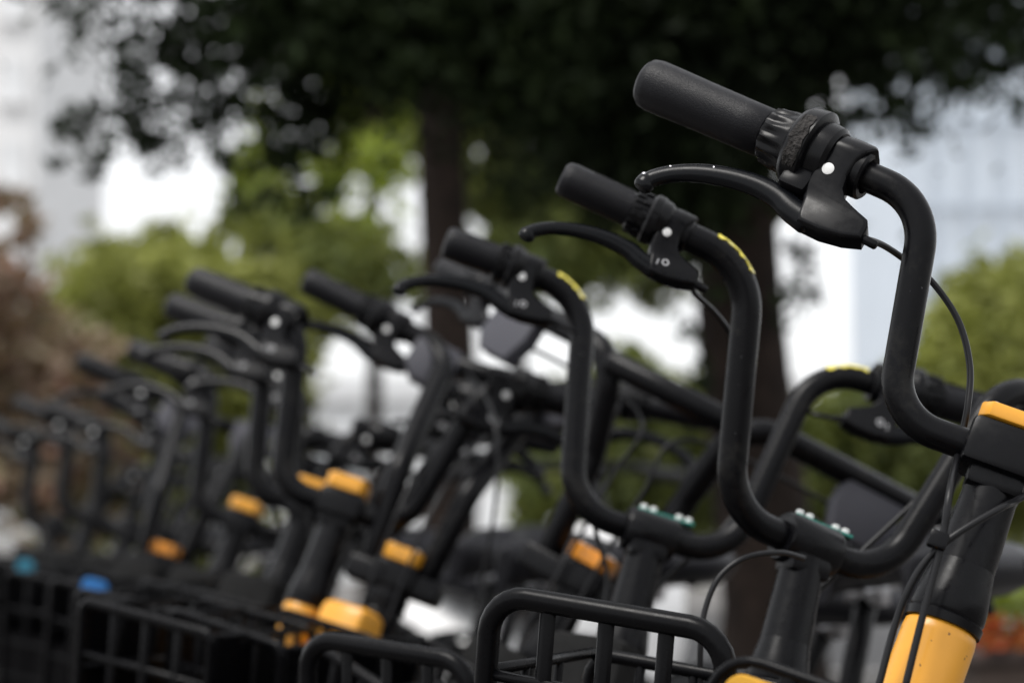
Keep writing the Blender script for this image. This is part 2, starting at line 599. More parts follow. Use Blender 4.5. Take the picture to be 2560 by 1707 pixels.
# ------------------------------------------------------------------ buildings
def facade(name, label, x0, x1, ytop, d, storeys, bays, wallcol, glasscol, depth=10, winw=.6, winh=.6, cat='building', zb=0.0):
    a, b = px(x0, 1290, d), px(x1, 1290, d)
    H = px(0, ytop, d).z
    W = b.x - a.x
    root = empty(name, Matrix.Translation((a.x + W / 2, d, 0)))
    wm = mat(name + '_wall', wallcol, .8, .3, var=.05, scale=.5)
    gm = mat(name + '_glass', glasscol, .12, .6, var=.12, scale=.4)
    fm = mat(name + '_frame', tuple(c * .85 for c in wallcol), .6, .4)
    link('wall', MB().box((0, depth / 2, H / 2 - .02), (W, depth, H + .04)).mesh('wall', wm, 0), root)
    link('parapet', MB().box((0, depth / 2, H + .18), (W + .3, depth + .3, .3)).mesh('parapet', fm, 0), root)
    bw, sh = W / bays, H / storeys
    wme = MB().box((0, -.03, 0), (bw * winw + .16, .10, sh * winh + .16)).mesh('window', fm, 0)
    pme = MB().box((0, -.075, 0), (bw * winw, .03, sh * winh)).mesh('pane', gm, 0)
    sme = MB().box((0, -.10, -sh * winh / 2 - .1), (bw * winw + .25, .18, .07)).mesh('sill', fm, 0)
    for i in range(bays):
        for j in range(storeys):
            o = link('window', wme, root, Matrix.Translation((-W / 2 + bw * (i + .5), 0, sh * (j + .52))))
            link('pane', pme, o)
            link('sill', sme, o)
    tag(root, label, cat, 'buildings behind the trees')


facade('pale_building', 'long low white building seen between the trunks', 720, 1990, 1010, 26, 1, 5, (.86, .87, .88), (.70, .74, .78), winw=.34, winh=.42)
facade('glass_tower', 'tall pale blue building with vertical window bands at right', 2275, 3100, -900, 60, 11, 10, (.60, .66, .73), (.56, .62, .69), winw=.5, winh=.985)
facade('white_tower', 'tall white building at the left edge of the sky', -900, 72, -900, 60, 11, 8, (.80, .80, .80), (.74, .75, .76), winw=.5, winh=.5)


# ================================================================== bicycles
HT = R(20)
Bm = Matrix(((0, math.cos(HT), -math.sin(HT)), (-1, 0, 0), (0, math.sin(HT), math.cos(HT))))   # columns u (right), v (fwd), w (up the steerer)
Wax = Vector((-math.sin(HT), 0, math.cos(HT)))
CACHE = {}


def cached(key, fn):
    if key not in CACHE:
        CACHE[key] = fn()
    return CACHE[key]


# --- brake assembly, in (s, q, p) metres: s out along the grip, q down to the lever, p towards the front
OUT = [(1236, 640), (1262, 604), (1310, 588), (1380, 606), (1428, 650), (1436, 690), (1376, 738), (1334, 790), (1296, 855), (1282, 920), (1298, 970),
       (1350, 1020), (1424, 1082), (1430, 1120), (1404, 1198), (1300, 1194), (1180, 1164), (1072, 1112), (1070, 1060), (1084, 980), (1085, 900), (1106, 835),
       (1160, 760), (1205, 690)]


def z1(p):   # zoom pixel -> (s, q)
    x, y = 1560 + p[0] / 2.351 - 2115, 100 + p[1] / 2.351 - 415
    k = 3481.0
    return ((-.917 * x - .40 * y) / k, (-.40 * x + .917 * y) / k)


def arm_p(q):
    """height of the bracket's front face above the bar axis: wraps the bar, then slopes to the lever body"""
    if q < -.002:
        return math.sqrt(max(1e-8, .0192 ** 2 - q * q)) if q > -.0185 else .004
    return .0190 + (.0085 - .0190) * min(1, max(0, (q + .002) / .036)) ** .9


def bracket_mesh(mir):
    mb = MB()
    bm = bmesh.new()
    vs_ = [bm.verts.new((*z1(p), -.0075)) for p in OUT]
    f = bm.faces.new(vs_)
    r = bmesh.ops.extrude_face_region(bm, geom=[f])
    for v in r['geom']:
        if isinstance(v, bmesh.types.BMVert):
            v.co.z = .0085
    bmesh.ops.recalc_face_normals(bm, faces=bm.faces[:])
    es = [e for e in bm.edges if abs(e.verts[0].co.z - e.verts[1].co.z) < 1e-9]
    bmesh.ops.bevel(bm, geom=es, offset=.003, segments=3, profile=.5, affect='EDGES', clamp_overlap=True)
    for k in range(18):
        bmesh.ops.bisect_plane(bm, geom=bm.verts[:] + bm.edges[:] + bm.faces[:], plane_co=(0, -.020 + .0035 * k, 0), plane_no=(0, 1, 0))
    for v in bm.verts:
        if v.co.z > 0:
            v.co.z += arm_p(v.co.y) - .0085
    mb.add_bm(bm)
    Mr = cols((0, 1, 0), (0, 0, 1), (1, 0, 0))
    mb.lathe([(-.011, .0115), (-.011, .0145), (-.0095, .0160), (.0095, .0160), (.011, .0145), (.011, .0115)], 28, Mr, cap=False)
    return mb.mesh('brake_bracket', M['plastic'], 32, mir)


LEV = [(.004, .047), (.018, .044), (.030, .0400), (.046, .0385), (.065, .0405), (.085, .046), (.100, .053), (.110, .0605), (.1155, .067), (.1165, .0725)]


def lever_mesh(mir):
    pts = spline([(a, b, .001) for a, b in LEV], 4)
    n = len(pts)
    rr = []
    for i in range(n):
        t = i / (n - 1)
        rr.append(.0086 - .0030 * min(1, t * 1.5) + (.0010 if t > .9 else 0))
    mb = MB().tube(pts, rr, 14, flat=(.85, 1.1))
    return mb.mesh('brake_lever', M['lever'], 50, mir)


def disc_mesh(nm, r, h, material, mir, hole=0):
    mb = MB()
    if hole:
        prof = [(0, hole), (0, r), (h * .7, r), (h, r * .93), (h, hole)]
    else:
        prof = [(0, r), (h * .6, r), (h, r * .8)]
    mb.lathe(prof, 28, None, cap=not hole)
    return mb.mesh(nm, material, 30, mir)


def grip_mesh(kind, mir):
    Mr = cols((0, 1, 0), (0, 0, 1), (1, 0, 0))
    mb = MB()
    if kind == 'smooth':      # nearest bike: long leather-grained grip
        prof = [(.062, .0158), (.0625, .0163), (.080, .0164), (.110, .0167), (.135, .0172), (.149, .0173), (.1545, .0163), (.1570, .0140), (.1575, .010)]
    else:
        prof = [(.050, .0150), (.0505, .0158), (.070, .0160), (.100, .0163), (.117, .0165), (.1245, .0155), (.1275, .0125), (.128, .008)]
    mb.lathe(prof, 40, Mr)
    if kind == 'dimple':      # rows of raised pips and an embossed strip
        for i in range(16):
            for j in range(-2, 3):
                a = -1.35 + j * .13
                x = .056 + i * .0028
                c = Vector((x, -math.cos(a) * .0160 * -1 * -1, 0))
                y, z = .0160 * math.cos(a + math.pi * .5 + 2.2), .0160 * math.sin(a + math.pi * .5 + 2.2)
                mb.box((x, y, z), (.0015, .0016, .0016))
    return mb.mesh('grip', M['grip'], 45, mir)


def twist_mesh(kind, mir):
    Mr = cols((0, 1, 0), (0, 0, 1), (1, 0, 0))
    mb = MB()
    if kind == 'smooth':
        # scalloped sleeve
        V = [(.0615, .0166), (.060, .0178), (.056, .0180), (.050, .0192), (.044, .0205), (.041, .0215)]
        mb.lathe(V, 84, Mr, wob=lambda i, a: (.055 * math.cos(14 * a) if 1 <= i <= 3 else 0), cap=True)
    else:
        mb.lathe([(.052, .0162), (.0505, .0180), (.036, .0188), (.034, .0188)], 48, Mr)
        for k in range(18):
            a = 2 * math.pi * k / 18
            Mk = Matrix.Rotation(a, 4, 'X')
            mb.box((.0455, 0, .0188), (.009, .0026, .0024), Mk, .0006)
            if k % 2 == 0:
                mb.box((.0385, 0, .0197), (.0075, .0030, .0026), Mk, .0006)
    return mb.mesh('twist_sleeve', M['ring'], 40, mir)


def flange_mesh(kind, mir):
    Mr = cols((0, 1, 0), (0, 0, 1), (1, 0, 0))
    if kind == 'smooth':
        prof = [(.012, .0118), (.012, .0195), (.0145, .0222), (.022, .0230), (.0245, .0228), (.0250, .0266), (.0262, .0284), (.036, .0280), (.040, .0256), (.0415, .0225), (.0415, .014)]
    else:
        prof = [(.012, .0118), (.012, .0185), (.015, .0208), (.0225, .0218), (.0235, .0228), (.031, .0230), (.0340, .0205), (.0345, .014)]
    mb = MB().lathe(prof, 44, Mr, cap=False)
    if kind == 'smooth':   # cable stub of the twist control under the flange
        mb.box((.024, .026, .004), (.020, .018, .016), None, .004)
    return mb.mesh('flange', M['ring'], 40, mir)


def logo_mesh(mir):
    mb = MB()
    mb.lathe([(0, .0020), (0, .0033), (.0004, .0033), (.0004, .0020)], 24, Matrix.Translation((-.002, .040, .0083)), cap=False)
    mb.box((.0045, .0425, .0085), (.0011, .0055, .0005), Matrix.Rotation(R(0), 4, 'Z'))
    return mb.mesh('printed_mark', M['logo'], 30, mir)


def rounded_rect(w, h, r, n=6):
    pts = []
    for cx, cy, a0 in ((w / 2 - r, h / 2 - r, 0), (-w / 2 + r, h / 2 - r, 90), (-w / 2 + r, -h / 2 + r, 180), (w / 2 - r, -h / 2 + r, 270)):
        for k in range(n + 1):
            a = R(a0 + 90 * k / n)
            pts.append((cx + r * math.cos(a), cy + r * math.sin(a)))
    return pts


def wheel_parts():
    def w():
        mb = MB()
        Mx = cols((0, 0, 1), (1, 0, 0), (0, 1, 0))   # lathe Z -> local u axis (wheel axle)
        mb.lathe([(-.014, .262), (-.014, .242), (-.006, .236), (.006, .236), (.014, .242), (.014, .262)], 48, cols((0, 1, 0), (0, 0, 1), (1, 0, 0)), cap=False)
        for k in range(6):
            a = 2 * math.pi * k / 6
            d = Vector((0, math.cos(a), math.sin(a)))
            mb.tube([d * .02, d * .13, d * .24], [.014, .009, .011], 8, flat=(.7, 1))
        return mb.mesh('wheel', M['rim'], 40)

    def t():
        prof = []
        for k in range(17):
            a = 2 * math.pi * k / 16
            prof.append((.022 * math.sin(a), .279 + .021 * math.cos(a)))
        return MB().lathe(prof, 56, cols((0, 1, 0), (0, 0, 1), (1, 0, 0)), cap=False).mesh('tyre', M['tyre'], 60)

    def h():
        return MB().lathe([(-.05, .008), (-.048, .022), (-.03, .024), (.03, .024), (.048, .022), (.05, .008)], 20, cols((0, 1, 0), (0, 0, 1), (1, 0, 0))).mesh('hub', M['steel'], 40)
    return cached('wheel', w), cached('tyre', t), cached('hub', h)


def fender_mesh(a0, a1, key):
    def f():
        V, F = [], []
        n, m = 22, 6
        for i in range(n + 1):
            a = R(a0 + (a1 - a0) * i / n)
            for k in range(m + 1):
                b = math.pi * (k / m) - math.pi / 2
                r = .312 + .012 * math.cos(b)
                V.append((.030 * math.sin(b), r * math.cos(a), r * math.sin(a)))
        for i in range(n):
            for k in range(m):
                q = i * (m + 1) + k
                F.append((q, q + 1, q + m + 2, q + m + 1))
        me = MB().add(V, F).mesh('mudguard', M['plastic'], 60)
        return me
    return cached(key, f)


def make_bike(cfg):
    """builds one bicycle; cfg: shape, pose (clamp x, y, z-rel-camera, yaw, lean, steer) etc."""
    shape, pose = cfg['shape'], cfg['pose']
    w1, w2, b2_, h2, w3, b3, h3 = shape
    cx, cy, cz, yaw, lean, steer = pose
    typ = cfg.get('type', 'A')
    headz = cfg.get('head', .73)
    Rb = Matrix.Rotation(-math.pi / 2 - R(yaw), 3, 'Z') @ Matrix.Rotation(-R(lean), 3, 'X')
    Cw = Vector((cx, cy, cz + CAM_H))
    ax = Rb @ Wax
    K0 = Rb @ Vector((0, 0, headz))
    Ls = (Cw.z - K0.z) / ax.z
    if Ls < .055:
        headz -= (.055 - Ls) * .95
        K0 = Rb @ Vector((0, 0, headz))
        Ls = (Cw.z - K0.z) / ax.z
    O = Cw - ax * Ls - K0
    O.z = 0
    root = empty('shared_bicycle', Matrix.Translation(O) @ Rb.to_4x4())
    tag(root, cfg['label'], 'bicycle', 'shared bicycles parked in a row')
    Rs = Matrix.Rotation(R(steer), 3, Wax) @ Bm
    K = Vector((0, 0, headz))
    SC = Matrix.Translation(K + Wax * Ls) @ Rs.to_4x4()     # steering frame at the bar clamp
    SK = Matrix.Translation(K) @ Rs.to_4x4()                # steering frame at the top of the head tube
    wSC = root.matrix_world @ SC
    iSC = wSC.inverted()

    # handlebar
    C1, C2, T = Vector((w1, 0, 0)), Vector((w2, b2_, h2)), Vector((w3, b3, h3))
    mx = lambda p: Vector((-p[0], p[1], p[2]))
    g = (T - C2).normalized()
    gs = cfg.get('gs', .95)
    glen = (.156 if cfg.get('grip') == 'smooth' else .128) * gs
    Tin = T - g * .012
    rl, ru = cfg.get('fil', (.045, .055))
    if typ == 'A':
        half = fillet([Vector((.004, 0, 0)), C1, C2, Tin], [rl, ru], 12)
        lh = [mx(p) for p in half]
        lh[-1] = lh[-1] + mx(g) * cfg.get('tl', 0)
        path = lh[::-1] + half
        hb = MB().tube(path, cfg.get('br', .0126), 20)
        link('handlebar', hb.mesh('handlebar', M['bar'], 60), root, SC)
    else:
        ext = .13
        half = fillet([C1 + Vector((-.012, 0, -ext)), C1, C2, Tin], [.06, .05], 12)
        hb = MB().tube(half, .0152, 16)
        hb.tube([mx(p) for p in half], .0152, 16)
        link('handlebar', hb.mesh('handlebar', M['bar'], 60), root, SC)
        link('crossbar', MB().tube([C2 + Vector((.0, 0, -.012)), mx(C2) + Vector((0, 0, -.012))], .0145, 16).mesh('crossbar', M['bar'], 60), root, SC)
        link('bar_yoke', MB().box((0, 0, -ext - .004), (2 * w1 + .03, .034, .03), None, .006).mesh('bar_yoke', M['plastic'], 40), root, SC)

    # controls on both sides
    for sgn in (1, -1):
        gs = cfg.get('gs', .95) if sgn == 1 else cfg.get('gsl', cfg.get('gs', .95))
        sl = cfg.get('sl', 1.0) if sgn == 1 else 1.0
        glen = (.156 if cfg.get('grip') == 'smooth' else .128) * gs * sl
        gg = g if sgn == 1 else mx(g)
        TT = T if sgn == 1 else mx(T) + mx(g) * cfg.get('tl', 0)
        ql = R(cfg.get('lever_drop', 80))
        q = Vector((0, math.cos(ql), -math.sin(ql)))
        q = (q - gg * q.dot(gg)).normalized()
        p = gg.cross(q)
        mir = p.dot(Vector((0, 1, 1))) < 0
        if mir:
            p_use = p        # right-handed frame, mesh mirrored in p
        else:
            p_use = p
        B0 = TT - gg * glen
        G = SC @ cols(gg * gs, q * gs, p_use * gs, B0)
        kind = cfg.get('grip', 'dimple')
        GG = G @ Matrix.Diagonal((sl, 1, 1, 1))
        link('grip', cached(('grip', kind, mir), lambda: grip_mesh(kind, mir)), root, GG)
        tw = link('twist_sleeve', cached(('tw', kind, mir), lambda: twist_mesh(kind, mir)), root, GG)
        link('flange', cached(('fl', kind, mir), lambda: flange_mesh(kind, mir)), tw)
        if cfg.get('worn') and sgn == 1:
            V, F = [], []
            for i in range(9):
                for j in range(7):
                    a = R(-58 + 9 * i + rng.uniform(-3, 3))
                    x = .0275 + .0015 * j + (rng.uniform(-.0012, .0012) if j in (0, 6) else 0)
                    rad_ = .0287 + rng.uniform(0, .0007)
                    V.append((x, rad_ * math.cos(a + math.pi / 2), rad_ * math.sin(a + math.pi / 2)))
            for i in range(8):
                for j in range(6):
                    q0 = i * 7 + j
                    F.append((q0, q0 + 1, q0 + 8, q0 + 7))
            link('tape_residue', MB().add(V, F).mesh('tape_residue', M['worn'], 0, mir), tw)
        br = link('brake_bracket', cached(('br', mir), lambda: bracket_mesh(mir)), root, G)
        zz = -1 if mir else 1
        s_, q_ = z1((1197, 822))
        link('pivot_cap', cached(('cap', mir), lambda: disc_mesh('pivot_cap', .0039, .0010, M['white'], mir)), br, Matrix.Translation((s_, q_, (arm_p(q_) - .0002) * zz)) @ Matrix.Rotation(R(-16) * zz, 4, 'X'))
        if cfg.get('logo', True):
            link('printed_mark', cached(('logo', mir), lambda: logo_mesh(mir)), br)
        lv = link('brake_lever', cached(('lev', mir), lambda: lever_mesh(mir)), root, G @ Matrix.Diagonal((cfg.get('ls', 1.0), 1, 1, 1)))
        if cfg.get('worn') and sgn == 1:
            link('worn_tip', MB().lathe([(-.002, .0010), (-.0012, .0019), (0, .0022), (.0012, .0017), (.002, .0009)], 10, Matrix.Translation((.1192, .0660, .0035 * zz)) @ Matrix.Rotation(R(70), 4, 'Y')).mesh('worn_tip', M['steel'], 60), lv)
            link('paint_chip', MB().lathe([(-.0003, .0011), (.0004, .0007)], 7, Matrix.Translation((.1065, .0535, .0052 * zz)) @ Matrix.Diagonal((1, .5, 1, 1))).mesh('paint_chip', M['steel'], 0), lv)
            link('paint_chip', MB().lathe([(-.0003, .0008), (.0004, .0005)], 6, Matrix.Translation((.0800, .0415, .0055 * zz))).mesh('paint_chip', M['steel'], 0), lv)
        # brake cable, in the clamp's steering frame
        Gs = cols(gg * gs, q * gs, p_use * gs, B0)
        e0 = Gs @ Vector((-.031, .043, .002 * zz))
        dirv = (Gs.to_3x3() @ Vector((-1, .02, -.1 * zz))).normalized()
        if sgn == 1 and 'cable' in cfg:
            pts = [e0] + [iSC @ px(*c) for c in cfg['cable']]
        elif sgn == -1 and 'cable_left' in cfg:
            pts = [e0, e0 + dirv * .03] + [iSC @ px(*c) for c in cfg['cable_left']]
        else:
            sx = sgn
            k_ = lambda x, y, z: Vector((sx * x, y, z))
            pts = [e0, e0 + dirv * .03, k_(w2 - .008, b2_ - .022, h2 * .80), k_(w1 * .4 + w2 * .6 - .004, b2_ * .6 - .022, h2 * .5), k_(w1 - .006, -.022, h2 * .16), k_(.045, -.026, -.012), k_(.022, -.030, -.06), k_(.016, -.032, -.16)]
            if typ == 'B':
                pts = [e0, e0 + dirv * .03, Vector((sx * (w2 - .045), b2_ * .8 - .02, h2 * .6)), Vector((sx * .02, .03, -.02)), Vector((sx * .018, .04, -.2))]
        link('brake_cable', MB().tube(spline(pts, 8), .0025, 10).mesh('brake_cable', M['cable'], 60), root, SC)
        link('cable_ferrule', MB().tube([e0 - dirv * .003, e0 + dirv * .012], .0034, 12).mesh('cable_ferrule', M['plastic'], 40), root, SC)
        if typ == 'B':
            def gus():
                return MB().prism([(-.030, -.004), (-.030, .040), (-.047, .056), (-.088, .056), (-.096, .030), (-.090, -.004)], -.011, .013, .004).mesh('gusset_panel', M['gusset'], 40, mir)
            link('gusset_panel', cached(('gus', mir), gus), root, G @ Matrix.Diagonal((cfg.get('gk', 1), cfg.get('gk', 1), 1, 1)))

    if cfg.get('sticker'):
        for (sgn, t0, t1) in cfg['sticker']:
            # curved strip of torn tape on the upper side of the bar; t0, t1: metres inward from the brake bracket
            fine = []
            for i in range(len(half) - 1):
                fine += [half[i].lerp(half[i + 1], k / 40) for k in range(40)]
            fine.append(half[-1])
            fine = fine[::-1]
            gl_ = .128 * (cfg.get('gs', .95) * cfg.get('sl', 1) if sgn > 0 else cfg.get('gsl', cfg.get('gs', .95)))
            acc, out_, want = -(gl_ - .012 - (cfg.get('tl', 0) if sgn < 0 else 0)), [], [t0 + (t1 - t0) * i / 10 for i in range(11)]
            for i in range(1, len(fine)):
                acc += (fine[i] - fine[i - 1]).length
                while len(out_) < 11 and acc >= want[len(out_)]:
                    out_.append(fine[i])
            seg = out_
            if sgn < 0:
                seg = [mx(p) for p in seg]
            V, F = [], []
            for i, p0 in enumerate(seg):
                a_, b_ = seg[max(0, i - 1)], seg[min(10, i + 1)]
                t_ = (b_ - a_).normalized() if (b_ - a_).length > 1e-6 else g
                nv = Vector((0, .42, .9))
                nv = (nv - t_ * nv.dot(t_)).normalized()
                sd = t_.cross(nv)
                wd = .0050 + .0014 * math.sin(i * 2.3) + (.002 if i < 2 else 0)
                for rr_ in (.0127, .0138):
                    for k in (-1, -.33, .33, 1):
                        an = k * wd / .0126
                        V.append(p0 + (nv * math.cos(an) + sd * math.sin(an)) * rr_)
            for i in range(10):
                o = i * 8
                for k in range(3):
                    F.append((o + 4 + k, o + 5 + k, o + 13 + k, o + 12 + k))
                    F.append((o + k + 1, o + k, o + 8 + k, o + 9 + k))
                F.append((o, o + 4, o + 12, o + 8))
                F.append((o + 7, o + 3, o + 11, o + 15))
            link('torn_sticker', MB().add(V, F).mesh('torn_sticker', M['stick'], 50), root, SC)

    # clamp and console
    con = cfg.get('console', 'cover')
    zc = 0.0 if typ == 'A' else -.13
    if con == 'board':
        mb = MB()
        mb.lathe([(-.026, .013), (-.026, .0200), (-.0235, .0218), (.0235, .0218), (.026, .0200), (.026, .013)], 32, cols((0, 1, 0), (0, 0, 1), (1, 0, 0)), cap=False)
        mb.box((-.034, -.006, .0075), (.020, .022, .018), None, .003)
        mb.box((0, .002, -.016), (.040, .032, .026), None, .006)
        link('clamp_sleeve', mb.mesh('clamp_sleeve', M['plastic'], 40), root, SC)
        pb = link('circuit_board', MB().box((-.012, -.006, .0222), (.058, .017, .0024), None, .0004).mesh('circuit_board', M['pcb'], 30), root, SC)
        for uu in (.011, .001, -.026, -.036):
            link('rubber_post', cached('post', lambda: MB().lathe([(0, .0036), (.0042, .0036), (.0050, .0030)], 16).mesh('rubber_post', M['white'], 30)), pb, Matrix.Translation((uu, -.004, .0234)))
    else:
        mb = MB()
        mb.box((0, .002, zc + .0), (.056, .050, .034), None, .005)
        mb.box((.0, .0, zc - .02), (.040, .040, .02), None, .005)
        link('clamp_housing', mb.mesh('clamp_housing', M['plastic'], 40), root, SC)
        cvm = M[cfg.get('cover', 'yellow')]
        cov = link('clamp_cover', MB().prism([(-.026, -.020), (-.020, -.027), (.020, -.027), (.026, -.020), (.026, .018), (.019, .027), (-.019, .027), (-.026, .018)], zc + .0175, zc + cfg.get('ch', .036), .002).mesh('clamp_cover', cvm, 40), root, SC)
        for uu, vv in ((.017, -.014), (-.017, -.014), (.017, .014), (-.017, .014)):
            link('screw', cached('screw', lambda: MB().lathe([(0, .0028), (.0030, .0028), (.0036, .0020)], 14).mesh('screw', M['silver'], 30)), cov, Matrix.Translation((uu, vv, zc + cfg.get('ch', .036) - .0003)))
        if cfg.get('front_reflector', False):
            link('front_reflector', MB().box((0, .035, zc - .012), (.045, .008, .018), None, .003).mesh('front_reflector', M['orange'], 30), root, SC)

    # stem, collar, head tube
    zt = Ls + zc - .012
    link('stem', MB().lathe([(0.045, .0215), (zt * .6 + .018, .0195), (zt, .0185)], 28).mesh('stem', M['plastic'], 50), root, SK)
    col = MB().lathe([(.000, .0262), (.006, .0268), (.0075, .0250), (.010, .0262), (.020, .0255), (.030, .0238), (.046, .0212)], 36)
    link('headset_collar', col.mesh('headset_collar', M['plastic'], 30), root, SK)
    KM = Matrix.Translation(K) @ Bm.to_4x4()
    hc = cfg.get('head_col', 'plastic')
    link('head_tube', cached('head' + hc, lambda: MB().lathe([(-.21, .0245), (-.205, .026), (-.008, .0255), (-.002, .0248), (0, .023)], 36).mesh('head_tube', M[hc], 40)), root, KM)

    # fork, front wheel, guard (steered)
    drop = (headz - .30) / math.cos(HT)
    hub = Vector((0, .045, -drop + .045 * math.tan(HT)))
    fk = MB()
    for s in (-1, 1):
        fk.tube(fillet([(0, 0, -.225), (s * .055, .0, -.245), (s * .055, .012, -.34), (s * .055, hub.y, hub.z)], .03, 6), [.0135] * 40 if False else .0125, 12)
    fk.tube([(0, 0, -.205), (0, 0, -.235)], .024, 20)
    link('fork', fk.mesh('fork', M['bar'], 50), root, SK)
    wm_, tm_, hm_ = wheel_parts()
    fw = link('front_wheel', wm_, root, SK @ Matrix.Translation(hub))
    link('tyre', tm_, fw)
    link('hub', hm_, fw)
    link('mudguard', fender_mesh(35, 170, 'fend_f'), root, SK @ Matrix.Translation(hub))

    # frame
    ftop = K - Wax * .10
    flow = K - Wax * .17
    bb = Vector((-.40, 0, .29))
    rear = Vector((-.83, 0, .30))
    seat_top = Vector((-.545, 0, .60))
    fr = MB().tube(spline([flow, Vector((-.08, 0, headz - .29)), Vector((-.24, 0, .36)), bb], 6), .032, 18, flat=(1.15, .85))
    fr.tube([bb, seat_top], .021, 16)
    for s in (-1, 1):
        fr.tube(fillet([bb + Vector((0, s * .03, 0)), Vector((-.5, s * .062, .292)), rear + Vector((0, s * .062, 0))], .05, 6), .0115, 10)
        fr.tube(fillet([seat_top + Vector((.02, s * .02, -.06)), Vector((-.58, s * .06, .51)), rear + Vector((0, s * .062, 0))], .05, 6), .010, 10)
    link('frame', fr.mesh('frame', M[hc], 50), root)
    sp = Vector((-.545 - .06, 0, .60 + .145))
    link('seat_post', MB().tube([seat_top + Vector((.01, 0, -.05)), sp], .0145, 14).mesh('seat_post', M['plastic'], 50), root)

    def sad():
        V, F = [], []
        st = [(-.125, .02, .00), (-.12, .072, .008), (-.09, .092, .016), (-.04, .090, .014), (.02, .055, .008), (.07, .032, .008), (.12, .024, .004), (.135, .012, -.006)]
        m = 14
        for x, hw, zt_ in st:
            for k in range(m):
                a = 2 * math.pi * k / m
                y = hw * math.cos(a)
                z = (zt_ + .022 * math.sin(a)) if math.sin(a) > 0 else (zt_ + .045 * math.sin(a))
                V.append((x, y, z))
        for i in range(len(st) - 1):
            for k in range(m):
                k2 = (k + 1) % m
                F.append((i * m + k, i * m + k2, (i + 1) * m + k2, (i + 1) * m + k))
        F.append(tuple(range(m)))
        F.append(tuple((len(st) - 1) * m + k for k in range(m))[::-1])
        return MB().add(V, F).mesh('saddle', M['saddle'], 80)
    sdl = link('saddle', cached('saddle', sad), root, Matrix.Translation(sp + Vector((0, 0, .045))))
    link('saddle_rail', cached('srail', lambda: MB().tube([(-.07, .02, -.03), (.06, .02, -.035)], .004, 8).tube([(-.07, -.02, -.03), (.06, -.02, -.035)], .004, 8).box((0, 0, -.04), (.03, .05, .03), None, .004).mesh('saddle_rail', M['steel'], 40)), sdl)
    RM = Matrix.Translation(rear) @ Matrix(((0, 1, 0, 0), (-1, 0, 0, 0), (0, 0, 1, 0), (0, 0, 0, 1)))
    rw = link('rear_wheel', wm_, root, RM)
    link('tyre', tm_, rw)
    link('hub', hm_, rw)
    link('mudguard', fender_mesh(20, 190, 'fend_r'), root, RM)
    ph = cfg.get('crank', 0)
    ck = link('crankset', cached('crank', lambda: MB().lathe([(-.045, .012), (.045, .012)], 14, cols((0, 0, 1), (1, 0, 0), (0, 1, 0))).lathe([(-.038, .075), (-.034, .078), (-.030, .075)], 32, cols((0, 0, 1), (1, 0, 0), (0, 1, 0)))
                                         .tube([(0, .05, 0), (.14, .055, 0)], .009, 8).tube([(0, -.05, 0), (-.14, -.055, 0)], .009, 8).mesh('crankset', M['plastic'], 40)), root,
              Matrix.Translation(bb) @ Matrix.Rotation(R(ph), 4, 'Y'))
    for s in (1, -1):
        link('pedal', cached('pedal', lambda: MB().box((0, 0, 0), (.075, .06, .018), None, .004).mesh('pedal', M['plastic'], 30)), ck, Matrix.Translation((.14 * s, .092 * s, 0)) @ Matrix.Rotation(R(-ph), 4, 'Y'))
    # kickstand reaches the ground under the lean
    ks0 = Vector((-.50, .05, .28))
    gl = root.matrix_world.inverted() @ (root.matrix_world @ Vector((-.52, .20, 0)) * 1)
    wp = root.matrix_world @ Vector((-.53, .17, .0))
    wp.z = .012
    link('kickstand', MB().tube([ks0, root.matrix_world.inverted() @ wp], .008, 10).mesh('kickstand', M['bar'], 40), root)

    if cfg.get('cowl', True):  # added box, blackens the bright gaps below the bars; one copy is yellow
        link('filler_box', cached('cowl' + cfg.get('filler_col', 'tyre'), lambda: MB().box((0, .050, -.11), (.095, .055, .24), None, .014).mesh('filler_box', M[cfg.get('filler_col', 'tyre')], 40)), root, KM @ Matrix.Translation((0, 0, -.022 if 'filler_col' in cfg else 0)) @ Matrix.Diagonal((.72 if 'filler_col' in cfg else 1, 1, 1, 1)))
    # basket
    bk = cfg.get('basket', dict(cr=.010, sd=.004, rr=.006))
    if bk is not None:
        xf, bw, zt, hh = bk.get('x', .295), bk.get('w', .185), bk.get('z', .74), .23
        xr = .10
        yo = bk.get('y', 0)
        BM_ = Matrix.Translation((0, yo, 0))
        tilt = .03
        P = lambda y, z: Vector((xf + (z - zt) * .12 + tilt * 0, y, z))
        # front panel rim: rounded rectangle, a flat band
        rr = rounded_rect(bw, hh, bk.get('cr', .028), 6)
        path = [P(a, zt - hh / 2 + b - .0) for a, b in rr]
        path = path[:] + [path[0]]
        bsk = MB().tube(path, bk.get('rr', .0083), 12, cap=False)
        b_ = link('basket', bsk.mesh('basket', M['basket'], 60), root, BM_)
        for k in (-.25, 0, .25):
            me = MB().tube([P(k * bw, zt - .004), P(k * bw, zt - hh + .004)], .0056, 8, flat=(.6, 1.1)).mesh('slat', M['basket'], 50)
            link('slat', me, b_)
        for zz_ in (.058, .115, .172):
            link('rail', MB().tube([P(-bw / 2 + .002, zt - zz_), P(bw / 2 - .002, zt - zz_)], .0042, 8).mesh('rail', M['basket'], 50), b_)
        zr = zt - bk.get('sd', .055)
        yb = bw / 2 + .004
